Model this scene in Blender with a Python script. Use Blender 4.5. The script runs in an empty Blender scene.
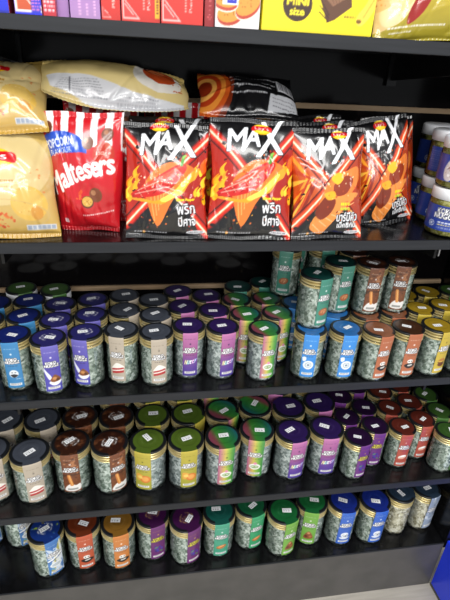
import bpy, bmesh, math, random
import numpy as np
from mathutils import Vector, Matrix

SC = bpy.context.scene
COL = SC.collection
S = 0.0125                      # one scene unit = 1.25 cm
# ---------------------------------------------------------------- camera
F, YAW, PITCH, ROLL, DCAM = 480.64, 0.181, 0.472, 0.057, 70.262
Z0, Z1, Z2, Z3, Z4 = 3.046, -26.168, -55.222, -84.115, -107.61   # tops of the five shelf boards (camera height = 0)
ZF = -124.0                     # floor
TH = 1.64                       # board thickness
H = 10.27; BIG = (1.26, 1.26, 1.10); BIG4 = (1.26, 1.26, 1.16); MID = (1.15, 1.15, 1.17)                       # jar height
def W(x, y, z): return Vector((x*S, y*S, (z-ZF)*S))
def axes():
    cy, sy = math.cos(YAW), math.sin(YAW)
    f = Vector((sy*math.cos(PITCH), cy*math.cos(PITCH), -math.sin(PITCH)))
    r = Vector((cy, -sy, 0)); u = r.cross(f)
    c, s = math.cos(ROLL), math.sin(ROLL)
    return c*r+s*u, -s*r+c*u, f
AR, AU, AF = axes()
def ray(px, py): return AF + (px-225)/F*AR - (py-300)/F*AU
def unY(px, py, Y):
    d = ray(px, py); t = (Y+DCAM)/d.y
    return Vector((d.x*t, Y, d.z*t))
def unZ(px, py, Z):
    d = ray(px, py); t = Z/d.z
    return Vector((d.x*t, d.y*t-DCAM, Z))
cam = bpy.data.cameras.new('camera'); camo = bpy.data.objects.new('camera', cam); COL.objects.link(camo)
cam.sensor_fit = 'VERTICAL'; cam.sensor_height = 36; cam.lens = F/600*36; cam.clip_start = .01
M3 = Matrix((AR, AU, -AF)).transposed()
camo.matrix_world = Matrix.Translation(W(0, -DCAM, 0)) @ M3.to_4x4()
SC.camera = camo
# ---------------------------------------------------------------- light
wd = bpy.data.worlds.new('world'); SC.world = wd; wd.use_nodes = True
wd.node_tree.nodes['Background'].inputs[0].default_value = (.93, .96, 1, 1)
wd.node_tree.nodes['Background'].inputs[1].default_value = .50
def area(name, x, y, z, sx, sy, power, col=(1, .985, .96)):
    l = bpy.data.lights.new(name, 'AREA'); l.shape = 'RECTANGLE'; l.size = sx; l.size_y = sy; l.energy = power; l.color = col
    o = bpy.data.objects.new(name, l); COL.objects.link(o); o.location = (x, y, z); return o
area('ceiling_light', 0.25, -1.3, 3.0, 2.6, .4, 46)
area('ceiling_light', 0.25, -3.2, 3.0, 3.2, .6, 70)
area('ceiling_light', 0.25, -5.6, 3.0, 4.5, 1.2, 330)
SC.view_settings.view_transform = 'Standard'; SC.view_settings.look = 'None'
SC.view_settings.gamma = 1; SC.view_settings.use_curve_mapping = False
SC.view_settings.exposure = 0.25

rnd = random.Random(7)
nr = np.random.RandomState(5)
# ---------------------------------------------------------------- colour helpers
def hx(h):
    h = h.lstrip('#'); return tuple(int(h[i:i+2], 16)/255 for i in (0, 2, 4))
def lin(c):
    return tuple((v/12.92 if v <= .04045 else ((v+.055)/1.055)**2.4) for v in c)
def linA(a): return np.where(a <= .04045, a/12.92, ((np.maximum(a, 0)+.055)/1.055)**2.4)
# ---------------------------------------------------------------- materials
def mat(name, color=None, rough=.5, metal=0, spec=.5, attr=None, coat=0, bump=None, coat_rough=.05):
    m = bpy.data.materials.new(name); m.use_nodes = True; nt = m.node_tree; b = nt.nodes['Principled BSDF']
    if color is not None: b.inputs['Base Color'].default_value = (*lin(hx(color)), 1)
    b.inputs['Roughness'].default_value = rough; b.inputs['Metallic'].default_value = metal
    b.inputs['Specular IOR Level'].default_value = spec
    b.inputs['Coat Weight'].default_value = coat; b.inputs['Coat Roughness'].default_value = coat_rough
    if attr:
        a = nt.nodes.new('ShaderNodeAttribute'); a.attribute_name = attr
        nt.links.new(a.outputs['Color'], b.inputs['Base Color'])
    if bump:
        tc = nt.nodes.new('ShaderNodeTexCoord'); n = nt.nodes.new('ShaderNodeTexNoise')
        n.inputs['Scale'].default_value = bump[0]; n.inputs['Detail'].default_value = 4
        nt.links.new(tc.outputs['Object'], n.inputs['Vector'])
        bp = nt.nodes.new('ShaderNodeBump'); bp.inputs['Strength'].default_value = bump[1]; bp.inputs['Distance'].default_value = bump[2]
        nt.links.new(n.outputs['Fac'], bp.inputs['Height']); nt.links.new(bp.outputs['Normal'], b.inputs['Normal'])
    return m
def noise_color(m, c1, c2, scale, detail=3, stretch=(1, 1, 1), lo=.35, hi=.65):
    nt = m.node_tree; b = nt.nodes['Principled BSDF']
    tc = nt.nodes.new('ShaderNodeTexCoord'); mp = nt.nodes.new('ShaderNodeMapping'); mp.inputs['Scale'].default_value = stretch
    n = nt.nodes.new('ShaderNodeTexNoise'); n.inputs['Scale'].default_value = scale; n.inputs['Detail'].default_value = detail
    r = nt.nodes.new('ShaderNodeValToRGB'); r.color_ramp.elements[0].position = lo; r.color_ramp.elements[1].position = hi
    r.color_ramp.elements[0].color = (*lin(hx(c1)), 1); r.color_ramp.elements[1].color = (*lin(hx(c2)), 1)
    nt.links.new(tc.outputs['Object'], mp.inputs['Vector']); nt.links.new(mp.outputs['Vector'], n.inputs['Vector'])
    nt.links.new(n.outputs['Fac'], r.inputs['Fac']); nt.links.new(r.outputs['Color'], b.inputs['Base Color'])
    return m
M_BOARD = noise_color(mat('black_laminate', '#121214', .2, spec=.3, bump=(300, .05, .0003)), '#0a0a0b', '#101012', 60)
M_EDGE = noise_color(mat('shelf_edge_band', '#3a3c42', .5, spec=.35), '#1f2125', '#26282c', 25, 4, (.3, 1, 6))
M_BACK = noise_color(mat('black_back_laminate', '#0c0a0b', .14, spec=.16), '#080708', '#0e0c0d', 6, 4, (.3, 1, 4))
M_KICK = noise_color(mat('kick_laminate', '#3a3a3c', .38, spec=.45), '#434240', '#4c4a48', 14)
M_WOOD = noise_color(mat('raw_board_edge', '#9a8266', .7), '#8a7256', '#a58d70', 30, 4, (.2, 1, 1))
M_BRKT = mat('black_metal', '#0b0b0c', .35, spec=.4)
M_STEEL = mat('bright_steel', '#b8b8ba', .3, 1)
M_GOLD = noise_color(mat('gold_lid_metal', '#cdbd88', .24, .55), '#c4b47c', '#dccfa2', 40)
M_WLID = mat('white_lid_plastic', '#f0f2f6', .4, bump=(60, .1, .0003))
M_BLKLID = mat('black_lid_gasket', '#17191c', .3)
M_PRINT = mat('printed_sticker', None, .34, attr='Col', coat=.25, coat_rough=.15)
M_CARD = mat('printed_carton', None, .38, attr='Col', coat=.3, coat_rough=.1)
M_STICK = mat('price_sticker_paper', None, .55, attr='Col')
M_BLUE = noise_color(mat('blue_gloss_panel', '#1a33d8', .25), '#1830d0', '#2040e6', 3)
M_WALL = mat('wall_paint', '#b9b6b0', .8, bump=(80, .1, .001))
def film():
    m = mat('printed_film', None, .22, spec=.6, attr='Col', coat=.5, coat_rough=.06)
    nt = m.node_tree; b = nt.nodes['Principled BSDF']
    tc = nt.nodes.new('ShaderNodeTexCoord'); n = nt.nodes.new('ShaderNodeTexNoise'); n.noise_type = 'RIDGED_MULTIFRACTAL'
    n.inputs['Scale'].default_value = 34; n.inputs['Detail'].default_value = 4
    nt.links.new(tc.outputs['Object'], n.inputs['Vector'])
    bp = nt.nodes.new('ShaderNodeBump'); bp.inputs['Strength'].default_value = .55; bp.inputs['Distance'].default_value = .0018
    nt.links.new(n.outputs['Fac'], bp.inputs['Height'])
    nt.links.new(bp.outputs['Normal'], b.inputs['Normal']); nt.links.new(bp.outputs['Normal'], b.inputs['Coat Normal'])
    return m
M_FILM = film()
def shell():
    m = bpy.data.materials.new('clear_plastic'); m.use_nodes = True; nt = m.node_tree; nt.nodes.clear()
    out = nt.nodes.new('ShaderNodeOutputMaterial'); mx = nt.nodes.new('ShaderNodeMixShader')
    t = nt.nodes.new('ShaderNodeBsdfTransparent'); t.inputs[0].default_value = (.93, .96, .95, 1)
    g = nt.nodes.new('ShaderNodeBsdfGlossy'); g.inputs['Roughness'].default_value = .06
    lw = nt.nodes.new('ShaderNodeFresnel'); lw.inputs['IOR'].default_value = 1.5
    nt.links.new(lw.outputs[0], mx.inputs[0]); nt.links.new(t.outputs[0], mx.inputs[1]); nt.links.new(g.outputs[0], mx.inputs[2])
    nt.links.new(mx.outputs[0], out.inputs['Surface']); return m
M_CLEAR = shell()
def crumbs(name, dark, mid, light):
    m = mat(name, mid, .85, spec=.2); nt = m.node_tree; b = nt.nodes['Principled BSDF']
    tc = nt.nodes.new('ShaderNodeTexCoord')
    v = nt.nodes.new('ShaderNodeTexVoronoi'); v.inputs['Scale'].default_value = 130; v.inputs['Randomness'].default_value = 1
    n = nt.nodes.new('ShaderNodeTexNoise'); n.inputs['Scale'].default_value = 190; n.inputs['Detail'].default_value = 3
    mxv = nt.nodes.new('ShaderNodeMix'); mxv.data_type = 'RGBA'; mxv.inputs['Factor'].default_value = .5
    nt.links.new(tc.outputs['Object'], v.inputs['Vector']); nt.links.new(tc.outputs['Object'], n.inputs['Vector'])
    nt.links.new(v.outputs['Color'], mxv.inputs[6]); nt.links.new(n.outputs['Fac'], mxv.inputs[7])
    r = nt.nodes.new('ShaderNodeValToRGB'); e = r.color_ramp.elements
    e[0].position = .34; e[0].color = (*lin(hx(dark)), 1); e[1].position = .66; e[1].color = (*lin(hx(light)), 1)
    k = e.new(.5); k.color = (*lin(hx(mid)), 1)
    nt.links.new(mxv.outputs[2], r.inputs['Fac']); nt.links.new(r.outputs['Color'], b.inputs['Base Color'])
    bp = nt.nodes.new('ShaderNodeBump'); bp.inputs['Strength'].default_value = .8; bp.inputs['Distance'].default_value = .002; bp.invert = True
    nt.links.new(v.outputs['Distance'], bp.inputs['Height']); nt.links.new(bp.outputs['Normal'], b.inputs['Normal'])
    return m
M_MINT = crumbs('dusty_green_crumbs', '#7a887c', '#b4c0b5', '#edf2ec')
M_GREY = crumbs('dusty_grey_crumbs', '#848f8d', '#bac3c2', '#f3f6f5')
M_CREAM = crumbs('cream_crumbs', '#a09880', '#dcd5c0', '#f8f3e6')
M_OLIVE = crumbs('yellow_green_crumbs', '#8f8a3c', '#bcb45c', '#dcd592')
# ---------------------------------------------------------------- object helpers
def link(name, me, m=None, parent=None, smooth=False):
    if m is not None and len(me.materials) == 0: me.materials.append(m)
    if smooth: me.polygons.foreach_set('use_smooth', [True]*len(me.polygons))
    o = bpy.data.objects.new(name, me); COL.objects.link(o)
    if parent is not None: o.parent = parent
    return o
def tag(o, label=None, cat=None, group=None, kind=None):
    if label: o['label'] = label
    if cat: o['category'] = cat
    if group: o['group'] = group
    if kind: o['kind'] = kind
    return o
def empty(name, loc=(0, 0, 0), rz=0):
    o = bpy.data.objects.new(name, None); COL.objects.link(o); o.empty_display_size = .02
    o.location = loc; o.rotation_euler = (0, 0, rz); return o
def copy_tree(o, parent=None):
    c = o.copy(); COL.objects.link(c)
    if parent is not None: c.parent = parent
    for ch in o.children: copy_tree(ch, c)
    return c
def mesh(name, V, Fc):
    me = bpy.data.meshes.new(name); me.from_pydata([tuple(v) for v in V], [], Fc); me.update(); return me
def box_mesh(name, x0, x1, y0, y1, z0, z1, bev=.15, world=True):
    bm = bmesh.new(); bmesh.ops.create_cube(bm, size=1)
    for v in bm.verts:
        v.co = Vector((x0+(v.co.x+.5)*(x1-x0), y0+(v.co.y+.5)*(y1-y0), z0+(v.co.z+.5)*(z1-z0)))
        v.co = W(*v.co) if world else v.co*S
    if bev: bmesh.ops.bevel(bm, geom=bm.edges[:], offset=bev*S, segments=2, affect='EDGES')
    me = bpy.data.meshes.new(name); bm.to_mesh(me); bm.free(); return me
def lathe(name, prof, n=40):
    V = []; Fc = []
    for r, z in prof:
        for k in range(n):
            a = 2*math.pi*k/n; V.append((r*math.cos(a)*S, r*math.sin(a)*S, z*S))
    for i in range(len(prof)-1):
        for k in range(n):
            a = i*n+k; b = i*n+(k+1) % n; Fc.append((a, b, b+n, a+n))
    if prof[0][0] > .01: Fc.append(tuple(range(n))[::-1])
    if prof[-1][0] > .01: Fc.append(tuple((len(prof)-1)*n+k for k in range(n)))
    return mesh(name, V, Fc)
# ---------------------------------------------------------------- canvas: small raster painter whose result becomes a colour attribute
_text_cache = {}
def text_tris(s):
    if s in _text_cache: return _text_cache[s]
    c = bpy.data.curves.new('txt', 'FONT'); c.body = s; c.resolution_u = 3
    o = bpy.data.objects.new('txt', c); COL.objects.link(o); bpy.context.view_layer.update()
    me = bpy.data.meshes.new_from_object(o.evaluated_get(bpy.context.evaluated_depsgraph_get()))
    me.calc_loop_triangles()
    P = np.array([v.co[:2] for v in me.vertices]); T = np.array([t.vertices[:] for t in me.loop_triangles])
    P = P - P.min(0); P /= P.max(0)
    bpy.data.objects.remove(o); bpy.data.curves.remove(c); bpy.data.meshes.remove(me)
    _text_cache[s] = (P, T); return P, T
class Canvas:
    def __init__(s, w, h, d, bg='#ffffff', ss=2):
        s.w, s.h, s.d, s.ss = w, h, d, ss
        s.nx, s.ny = int(round(w*d))+1, int(round(h*d))+1
        s.NX, s.NY = s.nx*ss, s.ny*ss
        s.a = np.empty((s.NY, s.NX, 3)); s.a[:] = hx(bg)
        s.X, s.Y = np.meshgrid((np.arange(s.NX)+.5)/s.NX*w, (np.arange(s.NY)+.5)/s.NY*h)
    def put(s, mask, c, al=1.):
        c = np.array(hx(c) if isinstance(c, str) else c); s.a[mask] = s.a[mask]*(1-al)+c*al
    def polymask(s, pts):
        m = np.zeros_like(s.X, bool); n = len(pts)
        for i in range(n):
            x1, y1 = pts[i]; x2, y2 = pts[(i+1) % n]
            if y1 == y2: continue
            c = ((y1 > s.Y) != (y2 > s.Y)) & (s.X < (x2-x1)*(s.Y-y1)/(y2-y1)+x1); m ^= c
        return m
    def poly(s, pts, c, al=1.): s.put(s.polymask(pts), c, al); return s
    def blob(s, pts, c, al=1.):
        n = len(pts); out = []
        for i in range(n):
            p0, p1, p2, p3 = [np.array(pts[(i+k-1) % n], float) for k in range(4)]
            for t in (0, .25, .5, .75):
                out.append(tuple(.5*(2*p1+(p2-p0)*t+(2*p0-5*p1+4*p2-p3)*t*t+(3*p1-p0-3*p2+p3)*t**3)))
        return s.poly(out, c, al)
    def ell(s, x, y, rx, ry, c, ang=0, al=1., ring=None):
        ca, sa = math.cos(ang), math.sin(ang); dx, dy = s.X-x, s.Y-y
        q = ((dx*ca+dy*sa)/rx)**2+((-dx*sa+dy*ca)/ry)**2
        m = q < 1
        if ring: m &= q > (1-ring)**2
        s.put(m, c, al); return s
    def rect(s, x0, y0, x1, y1, c, al=1.): s.put((s.X > x0) & (s.X < x1) & (s.Y > y0) & (s.Y < y1), c, al); return s
    def line(s, x0, y0, x1, y1, wd, c, al=1.):
        dx, dy = x1-x0, y1-y0; L = dx*dx+dy*dy
        t = np.clip(((s.X-x0)*dx+(s.Y-y0)*dy)/L, 0, 1)
        s.put((s.X-x0-t*dx)**2+(s.Y-y0-t*dy)**2 < (wd/2)**2, c, al); return s
    def vgrad(s, stops):
        v = s.Y/s.h; xs = [q[0] for q in stops]; cs = np.array([hx(q[1]) for q in stops])
        for k in range(3): s.a[..., k] = np.interp(v, xs, cs[:, k])
        return s
    def hgrad(s, stops, slope=0):
        v = s.X/s.w+slope*s.Y/s.h; xs = [q[0] for q in stops]; cs = np.array([hx(q[1]) for q in stops])
        for k in range(3): s.a[..., k] = np.interp(v, xs, cs[:, k])
        return s
    def quadtext(s, t, q, c, al=1., grow=0):
        """text warped on the quad BL,BR,TR,TL"""
        P, T = text_tris(t); q = [np.array(p, float) for p in q]
        u, v = P[:, :1], P[:, 1:]
        Q = q[0]*(1-u)*(1-v)+q[1]*u*(1-v)+q[2]*u*v+q[3]*(1-u)*v
        m = np.zeros_like(s.X, bool); kx, ky = s.NX/s.w, s.NY/s.h
        offs = [(0, 0)] if not grow else [(grow*math.cos(a), grow*math.sin(a)) for a in np.arange(8)*math.pi/4]
        for ox, oy in offs:
            for tri in T:
                p = Q[tri]+np.array([ox, oy])
                x0, y0 = p.min(0); x1, y1 = p.max(0)
                i0, i1 = max(0, int(x0*kx)-1), min(s.NX, int(x1*kx)+2); j0, j1 = max(0, int(y0*ky)-1), min(s.NY, int(y1*ky)+2)
                if i0 >= i1 or j0 >= j1: continue
                X = s.X[j0:j1, i0:i1]; Y = s.Y[j0:j1, i0:i1]
                def e(a, b): return (b[0]-a[0])*(Y-a[1])-(b[1]-a[1])*(X-a[0])
                e0, e1, e2 = e(p[0], p[1]), e(p[1], p[2]), e(p[2], p[0])
                m[j0:j1, i0:i1] |= ((e0 >= 0) & (e1 >= 0) & (e2 >= 0)) | ((e0 <= 0) & (e1 <= 0) & (e2 <= 0))
        s.put(m, c, al); return s
    def text(s, t, x0, y0, w, h, c, ang=0, slant=0, grow=0, al=1.):
        ca, sa = math.cos(ang), math.sin(ang)
        def r(a, b): return (x0+a*ca-b*sa, y0+a*sa+b*ca)
        return s.quadtext(t, [r(0, 0), r(w, 0), r(w+slant, h), r(slant, h)], c, al, grow)
    def fine(s, x0, x1, y, hgt, c, seed=0, al=.9):
        """a row of illegible fine print"""
        rs = np.random.RandomState(seed); x = x0
        while x < x1:
            l = rs.uniform(.12, .5); s.rect(x, y, min(x+l, x1), y+hgt, c, al); x += l+rs.uniform(.06, .16)
        return s
    def specks(s, n, x0, x1, y0, y1, r0, r1, cols, seed=0):
        rs = np.random.RandomState(seed)
        for _ in range(n):
            r = rs.uniform(r0, r1); s.ell(rs.uniform(x0, x1), rs.uniform(y0, y1), r, r*rs.uniform(.4, 1), cols[rs.randint(len(cols))], rs.uniform(0, 3))
        return s
    def out(s):
        return linA(s.a.reshape(s.ny, s.ss, s.nx, s.ss, 3).mean((1, 3)))
    def sample(s, u, v):
        o = s.out(); i = np.clip((np.asarray(u)*(s.nx-1)).round().astype(int), 0, s.nx-1); j = np.clip((np.asarray(v)*(s.ny-1)).round().astype(int), 0, s.ny-1)
        return o[j, i]
def set_col(me, cols):
    at = me.color_attributes.new('Col', 'FLOAT_COLOR', 'POINT')
    c = np.ones((len(me.vertices), 4), np.float32); c[:, :3] = cols; at.data.foreach_set('color', c.ravel())
def grid_faces(nx, ny, off=0, flip=False):
    i, j = np.meshgrid(np.arange(nx-1), np.arange(ny-1)); a = (j*nx+i).ravel()+off
    f = np.stack([a, a+1, a+1+nx, a+nx], 1)
    return (f[:, ::-1] if flip else f).tolist()
def lay_logo(c, x, y, w):
    """yellow ball with a red ribbon and white lettering"""
    c.ell(x, y, w*.5, w*.27, '#f6c21c'); c.ell(x, y+w*.03, w*.42, w*.22, '#f9dc3c')
    c.blob([(x-w*.52, y-w*.12), (x-w*.2, y-w*.04), (x+w*.2, y-w*.05), (x+w*.52, y-w*.1), (x+w*.5, y+w*.13), (x+w*.15, y+w*.17), (x-w*.2, y+w*.17), (x-w*.5, y+w*.1)], '#c8141c')
    c.text("Lay's", x-w*.36, y-w*.08, w*.72, w*.22, '#ffffff'); return c

# ================================================================ SETTING
def plane_struct(name, me, m): return tag(link(name, me, m), kind='structure')
m_floor = mat('vinyl_plank_floor', None, .5, spec=.3); nt = m_floor.node_tree
tc = nt.nodes.new('ShaderNodeTexCoord'); br = nt.nodes.new('ShaderNodeTexBrick'); no = nt.nodes.new('ShaderNodeTexNoise'); mp = nt.nodes.new('ShaderNodeMapping')
br.inputs['Color1'].default_value = (*lin(hx('#b8b2a6')), 1); br.inputs['Color2'].default_value = (*lin(hx('#c6c0b4')), 1); br.inputs['Mortar'].default_value = (*lin(hx('#8a857c')), 1)
br.inputs['Scale'].default_value = 1; br.inputs['Brick Width'].default_value = 1.2; br.inputs['Row Height'].default_value = .15; br.inputs['Mortar Size'].default_value = .0015
mp.inputs['Scale'].default_value = (2, 28, 1); no.inputs['Scale'].default_value = 3; no.inputs['Detail'].default_value = 5
mx = nt.nodes.new('ShaderNodeMix'); mx.data_type = 'RGBA'; mx.blend_type = 'MULTIPLY'; mx.inputs['Factor'].default_value = .45
nt.links.new(tc.outputs['Object'], br.inputs['Vector']); nt.links.new(tc.outputs['Object'], mp.inputs['Vector']); nt.links.new(mp.outputs['Vector'], no.inputs['Vector'])
nt.links.new(br.outputs['Color'], mx.inputs[6]); nt.links.new(no.outputs['Fac'], mx.inputs[7]); nt.links.new(mx.outputs[2], nt.nodes['Principled BSDF'].inputs['Base Color'])
plane_struct('floor', box_mesh('floor', -200, 240, -260, 34, ZF-4, ZF, 0), m_floor)
plane_struct('wall_back', box_mesh('wall_back', -200, 240, 31, 34, ZF, ZF+220, 0), M_WALL)

# ================================================================ SHELF UNIT
XL, XR = -66, 73.0
unit = tag(empty('display_shelf', W(5, 15, ZF)), 'black laminate shop shelving unit holding snack bags and rows of jars', 'shelf unit')
def upart(name, me, m, label=None):
    o = link(name, me, m, unit); o.matrix_parent_inverse = Matrix.Translation(-unit.location)
    if label: o['label'] = label
    return o
for k, z in enumerate((Z0, Z1, Z2, Z3, Z4)):
    b = upart('shelf_board', box_mesh('shelf_board', XL, XR, .15, 28.4, z-TH, z, .08), M_BOARD)
    if k < 4:
        e = link('edge_band', box_mesh('edge_band', XL, XR, -.12, .15, z-TH-.02, z+.01, .06), M_EDGE, b)
    else:
        e = link('edge_band', box_mesh('edge_band', XL, XR, -.12, .15, z-.28, z+.01, .06), M_EDGE, b)
upart('back_panel', box_mesh('back_panel', XL, XR, 29.4, 30.6, ZF, 42, 0), M_BACK)
upart('kick_board', box_mesh('kick_board', XL, XR, .1, 1.6, ZF, Z4-TH-.01, .05), M_KICK)
upart('kick_board', box_mesh('kick_board', XL, XR, -.1, .1, ZF, Z4-.3, .03), M_KICK)
for z in (-8.3, -47.7, -87.1):
    upart('back_trim', box_mesh('back_trim', -45, XR-.4, 28.7, 29.4, z-.5, z+.5, .05), M_WOOD, 'raw tan board edge')
upart('side_panel', box_mesh('side_panel', XR, XR+2, -.2, 30.6, Z4-TH, 42, .08), M_BOARD)
upart('side_panel', box_mesh('side_panel', XL-2, XL, -.2, 30.6, ZF, 42, .08), M_BOARD)
def bracket(x, ztop, h0, h1, y0=1.0):
    V = []
    for dx in (-.22, .22):
        V += [W(x+dx, y0, ztop), W(x+dx, y0, ztop-h0), W(x+dx, 28.3, ztop-h1), W(x+dx, 28.3, ztop)]
    return mesh('bracket', V, [(0, 1, 2, 3), (7, 6, 5, 4), (0, 4, 5, 1), (1, 5, 6, 2), (2, 6, 7, 3), (3, 7, 4, 0)])
for z, xs in ((Z0, (-21.5, 49.3)), (Z1, (-21.2, 49.7)), (Z2, (-22.9, 55.3)), (Z3, (-22.3, 55.7))):
    for x in xs: upart('bracket', bracket(x, z-TH, 2.0, 4.4), M_BRKT)
for z, xs in ((Z0, (-21.5, 49.3)), (Z1, (-21.2, 49.7)), (Z2, (-22.9, 55.3)), (Z3, (-22.3, 55.7))):
    for x in xs: upart('bracket_mount', box_mesh('bracket_mount', x-1.0, x+1.0, 28.45, 29.3, z-TH-5.4, z-TH-.05, .05), M_BRKT)
for x, z in ((-21.9, Z1), (50.1, Z1)):
    upart('bracket_clip', box_mesh('bracket_clip', x-.12, x+.12, .55, 1.0, z-TH-1.5, z-TH-.02, .05), M_STEEL, 'bright steel clip')
bl = link('blue_panel', box_mesh('blue_panel', XR+.15, XR+26, -60, -.4, ZF+.7, Z4+1.5, .2), M_BLUE)
tag(bl, 'glossy blue low display plinth on the floor at bottom right corner', 'display plinth')
b2 = link('base_strip', box_mesh('base_strip', XR+.05, XR+26, -60, -.4, ZF, ZF+.7, .1), M_KICK, bl); b2['label'] = 'grey base strip'

# ================================================================ JARS
RB, RL = 3.02, 2.98
JAR_ME = lathe('jar_body', [(0.01, .12), (2.3, .1), (2.75, .0), (2.94, .22), (3.0, .6), (RB, 1.2), (RB, 7.6), (2.98, 8.1), (2.85, 8.5), (2.75, 8.8)], 44)
def crumb_mesh(name, seed, r=2.93, h=8.5, amp=.34):
    rs = np.random.RandomState(seed); n, m = 72, 50
    N = 330; pts = np.stack([rs.uniform(0, 2*math.pi, N), rs.uniform(0, h, N)], 1)
    V = []; Fc = []
    for j in range(m):
        z = .25+(h-.25)*j/(m-1); base = r
        if z < .8: base = r-.35*(1-z/.8)**2
        if z > 7.9: base = r-.35*(z-7.9)/.6
        for k in range(n):
            a = 2*math.pi*k/n
            da = np.abs(pts[:, 0]-a); da = np.minimum(da, 2*math.pi-da)*r
            d = np.sqrt(np.min(da**2+(pts[:, 1]-z)**2))
            rr = base-amp*.9*min(1, (d/.52)**2)
            V.append((rr*math.cos(a)*S, rr*math.sin(a)*S, z*S))
    for j in range(m-1):
        for k in range(n):
            a = j*n+k; b = j*n+(k+1) % n; Fc.append((a, b, b+n, a+n))
    Fc.append(tuple(range(n))[::-1]); Fc.append(tuple((m-1)*n+k for k in range(n)))
    return mesh(name, V, Fc)
CR = [crumb_mesh('contents', s) for s in range(3)]
pr = [(2.5, 8.1)]
for k in range(3):
    z = 8.22+k*.6; pr += [(RL-.5, z), (RL, z+.17), (RL+.06, z+.22), (RL+.06, z+.34), (RL, z+.39), (RL-.5, z+.56)]
pr += [(RL, 10.0), (RL+.02, 10.1), (RL-.04, 10.2), (RL-.1, 10.2)]
LID_ME = lathe('lid', pr, 72); LIDW_ME = LID_ME.copy(); LIDW_ME.name = 'lid_white'
INS_ME = lathe('lid_insert', [(RL-.2, H-.36), (RL+.05, H-.34), (RL+.05, H-.1), (RL, H-.03), (RL-.12, H), (RL-.3, H-.02), (.01, H-.02)], 44)
for me in (INS_ME, JAR_ME, *CR): me.polygons.foreach_set('use_smooth', [True]*len(me.polygons))
LID_ME.materials.append(M_GOLD); LIDW_ME.materials.append(M_WLID); INS_ME.materials.append(M_BLKLID); JAR_ME.materials.append(M_CLEAR)
_crm = {}
def crumb_for(mm, k):
    key = (mm.name, k)
    if key not in _crm:
        c = CR[k].copy(); c.materials.append(mm); _crm[key] = c
    return _crm[key]
SW, SH = 2.75, 9.3      # strip size
def logo(c, y, h=.78, col='#ffffff', out='#15151a', x=.22, w=2.3):
    c.text('KOKO', x+.25, y+h*.52, w*.72, h*.56, out, grow=.09, ang=.05); c.text('NUGGZ', x, y-h*.1, w, h*.56, out, grow=.09, ang=.05)
    c.text('KOKO', x+.25, y+h*.52, w*.72, h*.56, col, ang=.05, grow=.03); c.text('NUGGZ', x, y-h*.1, w, h*.56, col, ang=.05, grow=.03)
def strip_base(c, lc='#ffffff', fine='#ffffff'):
    c.fine(.4, 2.3, 8.0, .1, fine, 3, .6); c.ell(1.37, 7.0, .16, .2, fine, al=.75)
    logo(c, 5.1, .95, lc); c.fine(.6, 2.2, 4.55, .12, '#22222a', 5, .8)
    c.rect(.42, .55, 2.35, 1.05, '#f2f2f0')
    rs = np.random.RandomState(4)
    for k in range(9): c.rect(.6+k*.18, .62, .66+k*.18+rs.uniform(0, .05), .98, '#33333a', .75)
def disc_canvas(bg, ring='#ffffff', ring_al=0., wm=.35, stops=None, hs=None, pattern=None, gold=None):
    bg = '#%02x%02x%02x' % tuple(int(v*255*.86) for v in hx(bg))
    c = Canvas(6.2, 6.2, 9, bg)
    if hs: c.hgrad(hs, .25)
    if pattern: pattern(c)
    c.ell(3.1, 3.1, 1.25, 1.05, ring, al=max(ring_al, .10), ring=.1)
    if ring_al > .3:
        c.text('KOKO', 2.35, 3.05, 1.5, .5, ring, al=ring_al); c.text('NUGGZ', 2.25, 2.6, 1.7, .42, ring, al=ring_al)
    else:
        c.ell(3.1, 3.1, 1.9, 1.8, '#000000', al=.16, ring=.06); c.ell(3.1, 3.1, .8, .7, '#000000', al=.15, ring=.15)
    return c
def A_sky(c): strip_base(c); c.ell(1.35, 3.0, .72, .8, '#dfe8ee'); c.blob([(.8, 2.7), (1.3, 2.2), (1.95, 2.6), (1.6, 2.9), (1.1, 2.9)], '#2a2f38'); c.ell(1.1, 3.25, .13, .1, '#2a2f38'); c.ell(1.6, 3.25, .13, .1, '#2a2f38'); c.fine(1.6, 2.5, 1.9, .1, '#cfe4f4', 2)
def A_milk(c):
    strip_base(c); c.blob([(0, 5.0), (.5, 4.2), (1.1, 3.2), (1.2, 2.4), (.7, 2.6), (.2, 3.9)], '#e6e9f4')
    c.blob([(.7, 1.9), (1.3, 1.3), (2.2, 1.4), (2.7, 2.1), (2.2, 2.4), (1.2, 2.3)], '#eef0f4')
    c.blob([(.9, 2.4), (1.3, 3.1), (1.7, 3.5), (2.3, 3.0), (2.6, 2.3), (1.9, 2.0), (1.2, 2.0)], '#8a4f22'); c.ell(1.6, 2.7, .35, .3, '#c88846'); c.ell(2.1, 2.4, .3, .25, '#5c3014')
def A_cake(c):
    strip_base(c, '#ffffff', '#6e675c')
    c.specks(16, 0, 2.75, 5.5, 9, .03, .1, ['#8c8272', '#a59a88'], 3)
    c.blob([(.45, 3.0), (1.3, 4.0), (2.4, 3.4), (2.4, 2.9), (.5, 2.7)], '#f1ece2')
    c.poly([(.4, 2.35), (2.45, 2.75), (2.45, 3.1), (.4, 2.7)], '#b8282a'); c.poly([(.4, 2.1), (2.45, 2.5), (2.45, 2.75), (.4, 2.35)], '#efe8de'); c.poly([(.4, 1.65), (2.45, 2.0), (2.45, 2.5), (.4, 2.1)], '#b8282a')
def A_nutty(c):
    strip_base(c, fine='#3c1c50')
    for i, (t, k) in enumerate(zip('Nutty', ['#f6f0a0', '#a8f0e4', '#ffffff', '#f4c8f0', '#bcd8ff'])):
        c.text(t, .35+i*.42, 2.6+i*.07, .36, .95 if t in 'N' else .8, k, slant=.2, grow=.03)
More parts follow.
